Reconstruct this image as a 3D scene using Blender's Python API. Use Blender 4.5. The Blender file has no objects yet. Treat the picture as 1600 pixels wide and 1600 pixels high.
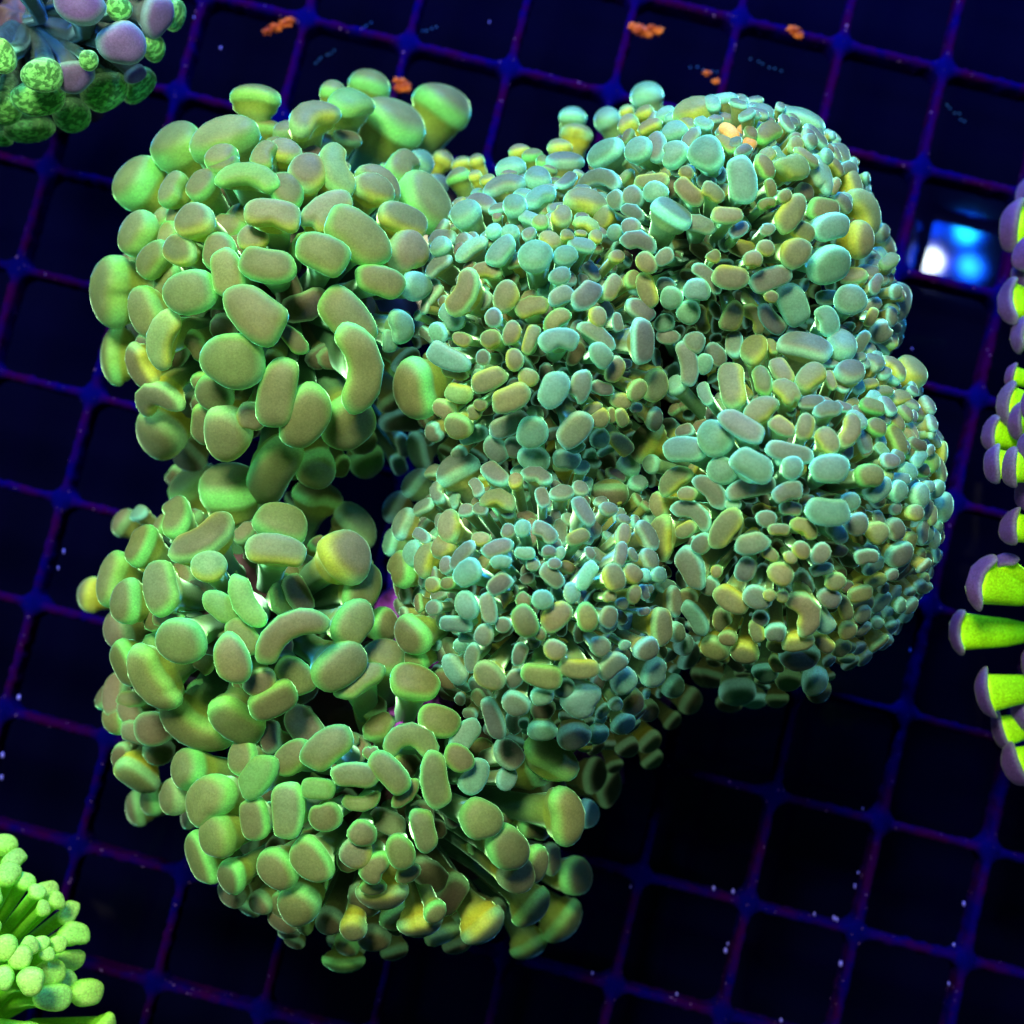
import bpy, math, random
import numpy as np
from mathutils import Vector, Matrix, noise
random.seed(7); rng=np.random.default_rng(7)
SC=bpy.context.scene; COL=SC.collection
MM=.001
# ---------------------------------------------------------------- camera, light, exposure
cam=bpy.data.cameras.new('camera'); cam_o=bpy.data.objects.new('camera',cam); COL.objects.link(cam_o)
cam_o.location=(0,0,.1937); cam_o.rotation_euler=(.0857,.0061,0)
cam.sensor_width=36; cam.lens=36*2200/1600; cam.clip_start=.005; cam.clip_end=20
cam.dof.use_dof=True; cam.dof.focus_distance=.148; cam.dof.aperture_fstop=26
SC.camera=cam_o
SC.view_settings.view_transform='Standard'; SC.view_settings.look='None'
SC.view_settings.exposure=0; SC.view_settings.gamma=1
w=bpy.data.worlds.new('World'); SC.world=w; w.use_nodes=True
w.node_tree.nodes['Background'].inputs['Color'].default_value=(.08,.42,.28,1)
w.node_tree.nodes['Background'].inputs['Strength'].default_value=.05
def area(name,loc,target,size,power,color):
    l=bpy.data.lights.new(name,'AREA'); l.shape='DISK'; l.size=size; l.energy=power; l.color=color
    o=bpy.data.objects.new(name,l); COL.objects.link(o); o.location=loc
    o.rotation_euler=(Vector(target)-Vector(loc)).to_track_quat('-Z','Y').to_euler(); return o
area('key_lamp',(-.05,.135,.30),(.0,.01,.03),.08,1.45,(1,1,.62))
area('blue_lamp',(.04,.31,.11),(.0,.07,.0),.10,1.7,(.04,.30,1))
area('blue_side_rim',(-.34,.10,.12),(-.02,0,.0),.08,.22,(.08,.6,1))  # unseen rim light, added for cyan edges along the left
area('left_fill',(-.22,.10,.16),(-.03,.02,.02),.08,.22,(.6,1,.75))  # unseen fill light, added to lift the shadowed coral on the left
# ---------------------------------------------------------------- helpers
def link(name,me,mat=None,parent=None,loc=None):
    o=bpy.data.objects.new(name,me); COL.objects.link(o)
    if mat is not None and me is not None and not me.materials: me.materials.append(mat)
    if parent is not None: o.parent=parent
    if loc is not None: o.location=loc
    return o
def tag(o,label=None,cat=None,group=None,kind=None):
    if label:o['label']=label
    if cat:o['category']=cat
    if group:o['group']=group
    if kind:o['kind']=kind
    return o
def empty(name,loc,label,cat,group=None):
    o=bpy.data.objects.new(name,None); COL.objects.link(o); o.location=loc; o.empty_display_size=.005
    return tag(o,label,cat,group)
def mesh(name,V,F,C=None,smooth=True):
    me=bpy.data.meshes.new(name); me.from_pydata(np.asarray(V).tolist(),[],F if isinstance(F,list) else F.tolist())
    if smooth: me.polygons.foreach_set('use_smooth',np.ones(len(me.polygons),bool))
    if C is not None:
        a=me.color_attributes.new('tint','FLOAT_COLOR','POINT')
        c=np.ones((len(V),4),np.float32); c[:,:np.shape(C)[1]]=C; a.data.foreach_set('color',c.ravel())
    me.validate(); me.update(); return me
class NT:
    def __init__(s,name):
        s.m=bpy.data.materials.new(name); s.m.use_nodes=True; s.t=s.m.node_tree; s.b=s.t.nodes['Principled BSDF']
    def n(s,typ,**k):
        x=s.t.nodes.new(typ)
        for a,v in k.items():
            if a in x.inputs: x.inputs[a].default_value=v
            else: setattr(x,a,v)
        return x
    def l(s,a,b): s.t.links.new(a,b)
# ---------------------------------------------------------------- materials
def tissue(name,sheen=(.55,1,.95),sheenw=1.,speck=.22,rough=.5,glow=3.6,added_glow=.21,allover=0.):
    M=NT(name); b=M.b
    sh=M.n('ShaderNodeBsdfSheen',Roughness=.2); sc=M.n('ShaderNodeVectorMath',operation='MULTIPLY'); sc.inputs[1].default_value=[q*glow for q in sheen]
    ad=M.n('ShaderNodeAddShader'); out=M.t.nodes['Material Output']; M.l(b.outputs[0],ad.inputs[0]); M.l(sh.outputs[0],ad.inputs[1]); M.l(ad.outputs[0],out.inputs['Surface'])
    at=M.n('ShaderNodeAttribute',attribute_name='tint')
    tc=M.n('ShaderNodeTexCoord')
    nz=M.n('ShaderNodeTexNoise',Scale=4200.,Detail=3.,Roughness=.7)
    n2=M.n('ShaderNodeTexNoise',Scale=260.,Detail=3.)
    M.l(tc.outputs['Object'],nz.inputs['Vector']); M.l(tc.outputs['Object'],n2.inputs['Vector'])
    r1=M.n('ShaderNodeMapRange'); r1.inputs['From Min'].default_value=.3; r1.inputs['From Max'].default_value=.7
    r1.inputs['To Min'].default_value=1-speck; r1.inputs['To Max'].default_value=1+speck*.6; M.l(nz.outputs['Fac'],r1.inputs['Value'])
    r2=M.n('ShaderNodeMapRange'); r2.inputs['From Min'].default_value=.3; r2.inputs['From Max'].default_value=.7
    r2.inputs['To Min'].default_value=.8; r2.inputs['To Max'].default_value=1.18; M.l(n2.outputs['Fac'],r2.inputs['Value'])
    mu=M.n('ShaderNodeMath',operation='MULTIPLY'); M.l(r1.outputs[0],mu.inputs[0]); M.l(r2.outputs[0],mu.inputs[1])
    vm=M.n('ShaderNodeVectorMath',operation='SCALE'); M.l(at.outputs['Color'],vm.inputs[0]); M.l(mu.outputs[0],vm.inputs['Scale'])
    M.l(vm.outputs[0],b.inputs['Base Color']); M.l(vm.outputs[0],sc.inputs[0]); M.l(sc.outputs[0],sh.inputs['Color'])
    # emission painted onto the rims as fluorescent edge glow; the brown faces get none
    fm=M.n('ShaderNodeMath',operation='MULTIPLY_ADD'); fm.inputs[1].default_value=added_glow*(1-allover); fm.inputs[2].default_value=added_glow*allover
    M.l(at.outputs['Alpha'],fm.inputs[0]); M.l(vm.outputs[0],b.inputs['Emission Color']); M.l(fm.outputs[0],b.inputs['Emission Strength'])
    b.inputs['Roughness'].default_value=rough; b.inputs['Specular IOR Level'].default_value=.12
    b.inputs['Subsurface Weight'].default_value=.5; b.inputs['Subsurface Radius'].default_value=(.4,1,.6); b.inputs['Subsurface Scale'].default_value=.0007
    b.inputs['Sheen Weight'].default_value=sheenw; b.inputs['Sheen Roughness'].default_value=.22; b.inputs['Sheen Tint'].default_value=(*sheen,1)
    bp=M.n('ShaderNodeBump',Strength=.25,Distance=.00006); M.l(nz.outputs['Fac'],bp.inputs['Height']); M.l(bp.outputs[0],b.inputs['Normal'])
    return M.m
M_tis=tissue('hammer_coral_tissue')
M_neon=tissue('neon_coral_tissue',(.6,1,.3),.25,.4,glow=.8,added_glow=.16,allover=.5)  # emission added all over to lift this tissue where little light reaches
M_purp=tissue('purple_coral_tissue',(.3,.6,.9),.2,.25,glow=1.5,added_glow=.12)  # added emission lifts the tips left in shadow
def mottled_green():
    m=M_purp.copy(); m.name='speckled_green_tissue'; t=m.node_tree
    b=t.nodes['Principled BSDF']; src=b.inputs['Base Color'].links[0].from_socket
    tc=t.nodes.new('ShaderNodeTexCoord'); nz=t.nodes.new('ShaderNodeTexNoise'); nz.inputs['Scale'].default_value=1500; nz.inputs['Detail'].default_value=4; nz.inputs['Distortion'].default_value=.3
    mp=t.nodes.new('ShaderNodeMapping'); mp.inputs['Scale'].default_value=(1,1,2.2)
    t.links.new(tc.outputs['Object'],mp.inputs[0]); t.links.new(mp.outputs[0],nz.inputs['Vector'])
    cr=t.nodes.new('ShaderNodeValToRGB'); cr.color_ramp.elements[0].position=.46; cr.color_ramp.elements[0].color=(.30,.36,.34,1); cr.color_ramp.elements[1].position=.56; cr.color_ramp.elements[1].color=(1,1,1,1)
    t.links.new(nz.outputs['Fac'],cr.inputs[0])
    mx=t.nodes.new('ShaderNodeMix'); mx.data_type='RGBA'; mx.blend_type='MULTIPLY'; mx.inputs[0].default_value=1
    t.links.new(src,mx.inputs[6]); t.links.new(cr.outputs[0],mx.inputs[7]); t.links.new(mx.outputs[2],b.inputs['Base Color'])
    return m
M_green=mottled_green()
def body_mat(name,c1,c2,scale=300):
    M=NT(name); nz=M.n('ShaderNodeTexNoise',Scale=float(scale),Detail=5.); tc=M.n('ShaderNodeTexCoord'); M.l(tc.outputs['Object'],nz.inputs['Vector'])
    cr=M.n('ShaderNodeValToRGB'); cr.color_ramp.elements[0].color=(*c1,1); cr.color_ramp.elements[1].color=(*c2,1); cr.color_ramp.elements[0].position=.35; cr.color_ramp.elements[1].position=.65
    M.l(nz.outputs['Fac'],cr.inputs[0]); M.l(cr.outputs[0],M.b.inputs['Base Color']); M.b.inputs['Roughness'].default_value=.7
    bp=M.n('ShaderNodeBump',Strength=.6,Distance=.0004); M.l(nz.outputs['Fac'],bp.inputs['Height']); M.l(bp.outputs[0],M.b.inputs['Normal'])
    return M.m
M_body=body_mat('polyp_flesh',(.05,.035,.03),(.12,.05,.09))
M_rock=body_mat('coralline_rock',(.10,.012,.14),(.42,.06,.75),500)
def grid_mat():
    M=NT('blue_plastic_grid'); tc=M.n('ShaderNodeTexCoord')
    at=M.n('ShaderNodeAttribute',attribute_name='tint')
    nz=M.n('ShaderNodeTexNoise',Scale=150.,Detail=6.,Roughness=.65); M.l(tc.outputs['Object'],nz.inputs['Vector'])
    cr=M.n('ShaderNodeValToRGB'); e=cr.color_ramp.elements; e[0].position=.42; e[0].color=(.014,.0002,.035,1); e[1].position=.60; e[1].color=(.0012,.0004,.078,1)
    M.l(nz.outputs['Fac'],cr.inputs[0])
    sp=M.n('ShaderNodeTexNoise',Scale=1500.,Detail=2.); M.l(tc.outputs['Object'],sp.inputs['Vector'])
    c2=M.n('ShaderNodeValToRGB'); c2.color_ramp.elements[0].position=.70; c2.color_ramp.elements[1].position=.76; M.l(sp.outputs['Fac'],c2.inputs[0])
    mx=M.n('ShaderNodeMix',data_type='RGBA'); M.l(at.outputs['Fac'],mx.inputs[0]); M.l(cr.outputs[0],mx.inputs[6]); mx.inputs[7].default_value=(.0006,.0009,.080,1)
    m2=M.n('ShaderNodeMix',data_type='RGBA'); M.l(c2.outputs[0],m2.inputs[0]); M.l(mx.outputs[2],m2.inputs[6]); m2.inputs[7].default_value=(.2,.1,.4,1)
    M.l(m2.outputs[2],M.b.inputs['Base Color']); M.b.inputs['Roughness'].default_value=.9; M.b.inputs['Specular IOR Level'].default_value=.0
    bp=M.n('ShaderNodeBump',Strength=.5,Distance=.0003); M.l(nz.outputs['Fac'],bp.inputs['Height']); M.l(bp.outputs[0],M.b.inputs['Normal'])
    return M.m
M_grid=grid_mat()
def plain(name,c,rough=.5,emit=None,es=0,spec=.5):
    M=NT(name); M.b.inputs['Base Color'].default_value=(*c,1); M.b.inputs['Roughness'].default_value=rough; M.b.inputs['Specular IOR Level'].default_value=spec
    if emit: M.b.inputs['Emission Color'].default_value=(*emit,1); M.b.inputs['Emission Strength'].default_value=es
    return M.m
# ---------------------------------------------------------------- tank floor (setting)
FZ=-30*MM
def floor_mat():
    M=NT('dark_glass_floor'); nz=M.n('ShaderNodeTexNoise',Scale=9.,Detail=3.); tc=M.n('ShaderNodeTexCoord'); M.l(tc.outputs['Object'],nz.inputs['Vector'])
    cr=M.n('ShaderNodeValToRGB'); cr.color_ramp.elements[0].color=(.0005,.0005,.005,1); cr.color_ramp.elements[1].color=(.001,.001,.022,1); M.l(nz.outputs['Fac'],cr.inputs[0])
    M.l(cr.outputs[0],M.b.inputs['Base Color']); M.b.inputs['Roughness'].default_value=.04; M.b.inputs['Specular IOR Level'].default_value=.12
    n2=M.n('ShaderNodeTexNoise',Scale=60.,Detail=2.); M.l(tc.outputs['Object'],n2.inputs['Vector'])
    bp=M.n('ShaderNodeBump',Strength=.05,Distance=.0004); M.l(n2.outputs['Fac'],bp.inputs['Height']); M.l(bp.outputs[0],M.b.inputs['Normal'])
    return M.m
S=.9
fl=link('tank_floor',mesh('tank_floor',[(-S,-S,FZ),(S,-S,FZ),(S,S,FZ),(-S,S,FZ)],[(0,1,2,3)],smooth=False),floor_mat()); tag(fl,kind='structure')
# ---------------------------------------------------------------- egg crate grid
G0=Vector((-.05967,.09486,0)); GA=-.2491; CELL=.015
grid=empty('egg_crate_grid',G0,'blue and purple square plastic grid rack under the corals','grid'); grid.rotation_euler=(0,0,GA)
def bar(along,k,lo,hi,z0):
    # long bar whose width swells and frays with algae; along 0 = x bars, 1 = y bars
    n=int((hi-lo)/.0006); hw=.00064; D=.004
    t=np.linspace(lo,hi,n); prof=[(-1,-D),(-1.0,-.0007),(-.72,-.00012),(0,0),(.72,-.00012),(1.0,-.0007),(1,-D)]
    V=[];C=[];m=len(prof)
    for x in t:
        q=x/CELL; d=abs(q-round(q))*CELL
        fil=max(0,1-max(0,d-hw)/.0016)**2*.0011           # rounded fillet where two bars meet
        for j,(sx,z) in enumerate(prof):
            nn=noise.noise(Vector((x*900+k*13,sx*3,along*7)))*.00030+noise.noise(Vector((x*3000,sx*5,k*5+along)))*.00016
            wd=(hw*(1-.25*min(1,-z/D))+fil+nn*(abs(sx)>.5))*sx
            V.append((x,k*CELL+wd,z+z0+nn*.5) if along==0 else (k*CELL+wd,x,z+z0+nn*.5))
            C.append([max(0,min(1,1-(d-.0008)/.0022))]*3)
    F=[(i*m+j,i*m+j+1,(i+1)*m+j+1,(i+1)*m+j) for i in range(n-1) for j in range(m-1)]
    if along==1: F=[f[::-1] for f in F]
    return link('grid_bar',mesh('grid_bar',V,F,C),M_grid,grid)
for k in range(-12,5): bar(0,k,-.06,.21,-.00009)
for k in range(-3,14): bar(1,k,-.185,.065,0)
# ---------------------------------------------------------------- coral tentacles
def srgb(*c): return np.array([(x/255/12.92 if x<11 else ((x/255+.055)/1.055)**2.4) for x in c])
#        face               rim                 underside            stalk
TONE=dict(
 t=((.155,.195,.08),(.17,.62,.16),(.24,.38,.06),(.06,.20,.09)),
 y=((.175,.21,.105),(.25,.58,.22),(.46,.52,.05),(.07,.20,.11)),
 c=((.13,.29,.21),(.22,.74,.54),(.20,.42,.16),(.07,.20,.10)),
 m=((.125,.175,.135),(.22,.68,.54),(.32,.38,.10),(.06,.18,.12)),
 k=((.15,.15,.09),(.16,.40,.16),(.20,.28,.07),(.06,.13,.05)),  # dark tone; paints shade into tentacles low in the gaps
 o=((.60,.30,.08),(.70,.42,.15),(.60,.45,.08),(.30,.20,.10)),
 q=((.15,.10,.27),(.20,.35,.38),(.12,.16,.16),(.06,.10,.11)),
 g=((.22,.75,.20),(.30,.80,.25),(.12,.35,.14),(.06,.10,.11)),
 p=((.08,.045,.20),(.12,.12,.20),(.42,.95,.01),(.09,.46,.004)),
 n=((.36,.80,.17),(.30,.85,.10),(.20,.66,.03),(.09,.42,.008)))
def basis(az,tilt,ang):
    a,t=math.radians(az),math.radians(tilt)
    n=np.array([math.sin(t)*math.cos(a),math.sin(t)*math.sin(a),math.cos(t)])
    th=math.radians(ang); u=np.array([math.cos(th),math.sin(th),0.]); u-=n*(u@n); u/=np.linalg.norm(u)
    return n,u,np.cross(n,u)
def tentacle(P,n,u,v,L,W,bend,tone,base,seg=22,lod=0,droop=.1):
    """One tentacle: stalk from base (mm) to a bean shaped hammer tip centred at P (mm), outer face along n."""
    if abs(bend)<.06 and L/W>1.32: bend=rng.uniform(.08,.2)*rng.choice([-1,1])
    elif tone in 'ymt': bend*=1.3
    if L/W>1.4: W*=.94
    L*=1.05; W*=1.05; T=(.17 if tone=='p' else .27 if droop>.2 else .33)*W; a=L/2; b=W/2
    long_=tone in 'pgqn'
    if lod==0: th=[12,26,38,47,55,63,72,84,98,112,126]
    else: th=[18,42,64,86,108,126]
    ph=np.arange(seg)*2*math.pi/seg; cp,sp=np.cos(ph),np.sin(ph)
    e=(.74 if abs(bend)>.08 and L/W>1.6 else .86) if L/W>1.3 else .96; wb=1-.2*abs(bend)
    cx=np.sign(cp)*np.abs(cp)**e; sy=np.sign(sp)*np.abs(sp)**e
    egg=rng.uniform(-.10,.10); l1,l2,l3=rng.uniform(0,6.28,3); am=rng.uniform(.02,.055)*(1.9 if tone in 'pqn' else 1)
    lump=1+am*np.sin(2*ph+l1)+am*.8*np.sin(3*ph+l2)+am*.35*np.sin(5*ph+l3)
    if rng.random()<(.22 if W<4 else .12) and tone in 'tymc':      # forked, anchor like tips
        p0=math.pi*1.5 if rng.random()<.7 else rng.uniform(0,6.28); dd=np.abs((ph-p0+math.pi)%(2*math.pi)-math.pi)
        lump=lump*(1-rng.uniform(.22,.42)*np.exp(-(dd/rng.uniform(.35,.6))**2))
    face,rim,und,stk=[np.array(c) for c in TONE[tone]]
    j=rng.uniform(.78,1.18)*(1+rng.uniform(-.10,.10,3)); face=face*j; rim=rim*rng.uniform(.8,1.15)*(1+rng.uniform(-.08,.08,3))
    if rng.random()<.06: face=face*.6+rim*.4; und=und*rng.uniform(.8,1.1)
    V=[];C=[];rings=0
    kb=5.2*abs(bend); sg=1 if bend>=0 else -1
    Rr=max(L/kb,1.1*b) if kb>.1 else 0
    if Rr: a=a*min(1.25,(kb/2)/math.sin(min(kb/2,1.5)))
    sag=Rr*(1-math.cos(min(1.3,a/Rr)))*.55 if Rr else 0
    def arc(x,y):
        if not Rr: return x,y
        y=y*sg; f=x/Rr*(1-.12*(x/a)**2)
        return (Rr+y)*np.sin(f),((Rr+y)*np.cos(f)-Rr+sag)*sg
    def tipring(r,h,ra=1.,rb=1.):
        x=cx*lump*a*r*ra; y=sy*lump*b*r*rb*(1+egg*x/a)
        x,y=arc(x,y*wb)
        return x,y,np.full(seg,h)
    cm=lambda d:face
    dim=np.array([1+.05*rng.standard_normal() for _ in range(1)])
    # pole
    x0,y0=0.,sag*sg
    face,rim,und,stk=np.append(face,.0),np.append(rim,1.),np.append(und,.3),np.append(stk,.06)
    V.append(P+v*y0+n*T); C.append(face)
    drp=lambda x: droop*np.abs(x/a)**2*a
    for d in th:
        s,c=math.sin(math.radians(d)),math.cos(math.radians(d))
        r=abs(s)**.68; h=T*(abs(c)**.82)*(1 if c>=0 else -1)
        x,y,hh=tipring(r,h)
        pts=P+np.outer(x,u)+np.outer(y,v)+np.outer(hh-drp(x),n)
        # concave side of the hammer carries the yellow patch
        k=np.clip((d-36)/(40 if W>4 else 32),0,1)**1.35 if tone!='p' else np.clip((d-40)/38,0,1)
        col=face*(1-k)+rim*k
        kk=np.clip((d-96)/26,0,1); col=col*(1-kk)+und*kk
        cc=np.tile(col,(seg,1))
        if tone in 'ycm' or (tone=='t' and abs(bend)>.01):
            side=np.clip(-sy*(1 if bend>=0 else -1)*1.3,0,1)*np.clip((d-22)/45,0,1)*(.8 if tone=='y' else .45)
            cc=cc*(1-side[:,None])+und*side[:,None]
        V.extend(pts); C.extend(cc)
    # neck and stalk
    na=max(.42*a,.60*b); nb=.68*b
    if tone=='n': na=nb=.62*b
    d0=base-P; ln=np.linalg.norm(d0); p1=P-n*ln*.45
    path=[(.10,.80*a,.86*b),(.20,.30*a+.7*na,.72*b),(.36,na,nb),(.6,na*.95,nb*.95),(1.,na*1.1,nb*1.1)]
    if tone=='p': path=[(.05,.86*a,.9*b),(.12,.70*a,.86*b),(.31,.50*a,.8*b),(.42,.36*a,.75*b),(.6,.32*a,.75*b),(1.,.36*a,.9*b)]
    if lod: path=[(.12,.7*a,.8*b),(.3,na,nb),(1.,na,nb)]
    y0=bend*W*.33
    for q,(f,ra,rb) in enumerate(path):
        if f<.3: cen=P-n*(T*.75+ (ln*.0) + (f*W*1.6 if f>.05 else 0)); fb=.6
        else:
            cen=(1-f)**2*P+2*f*(1-f)*p1+f*f*base; fb=0
        sh=sag*sg*max(0,1-f*1.2)
        x=cp*ra; y=sp*rb
        if f<.3: x,y=arc(x,y)
        else: y=y+sh
        pts=cen+np.outer(x,u)+np.outer(y,v)-np.outer(drp(x)*max(0,1-f*3),n)
        V.extend(pts)
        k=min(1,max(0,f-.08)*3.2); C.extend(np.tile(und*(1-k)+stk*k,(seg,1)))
    N=len(th)+len(path); F=[(0,1+i,1+(i+1)%seg) for i in range(seg)]
    for r in range(N-1):
        o=1+r*seg
        for i in range(seg):
            k2=(i+1)%seg; F.append((o+i,o+seg+i,o+seg+k2,o+k2))
    return np.array(V),F,np.clip(np.array(C),0,1)
HEADS={'A': (-29.1, 41.5, 20.2, 23.1, 50.0, 19.0), 'B': (-32.4, 2.2, 17.2, 15.4, 48.0, 19.0), 'C': (-17.1, -18.3, 25.1, 20.7, 45.0, 19.0), 'D': (2.7, 4.3, 17.8, 19.8, 54.0, 19.0), 'E': (2.8, 35.0, 17.6, 21.1, 52.0, 19.0), 'F': (24.0, 47.8, 18.8, 15.5, 52.0, 19.0), 'G': (31.3, 16.0, 18.4, 22.9, 55.0, 19.0), 'H': (38.0, 37.3, 7.2, 8.7, 46.0, 19.0), 'K': (20.9, 35.9, 8.7, 8.7, 45.0, 19.0), 'I': (-43.4, -10.1, 8.7, 8.3, 36.0, 16.0)}
def head_of(x,y):
    best=None
    for k,(hx,hy,rx,ry,zt,ze) in HEADS.items():
        r2=((x-hx)/rx)**2+((y-hy)/ry)**2
        z=ze+(zt-ze)*max(0,1-r2)**.4 if r2<1 else ze-24*(math.sqrt(r2)-1)
        if best is None or z>best[0]: best=(z,k,math.sqrt(r2))
    return best
OTHER=dict(P=(-64,79,24),R=(92,2,14),T=(-83,-62,16))
ITEMS=[]
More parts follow.
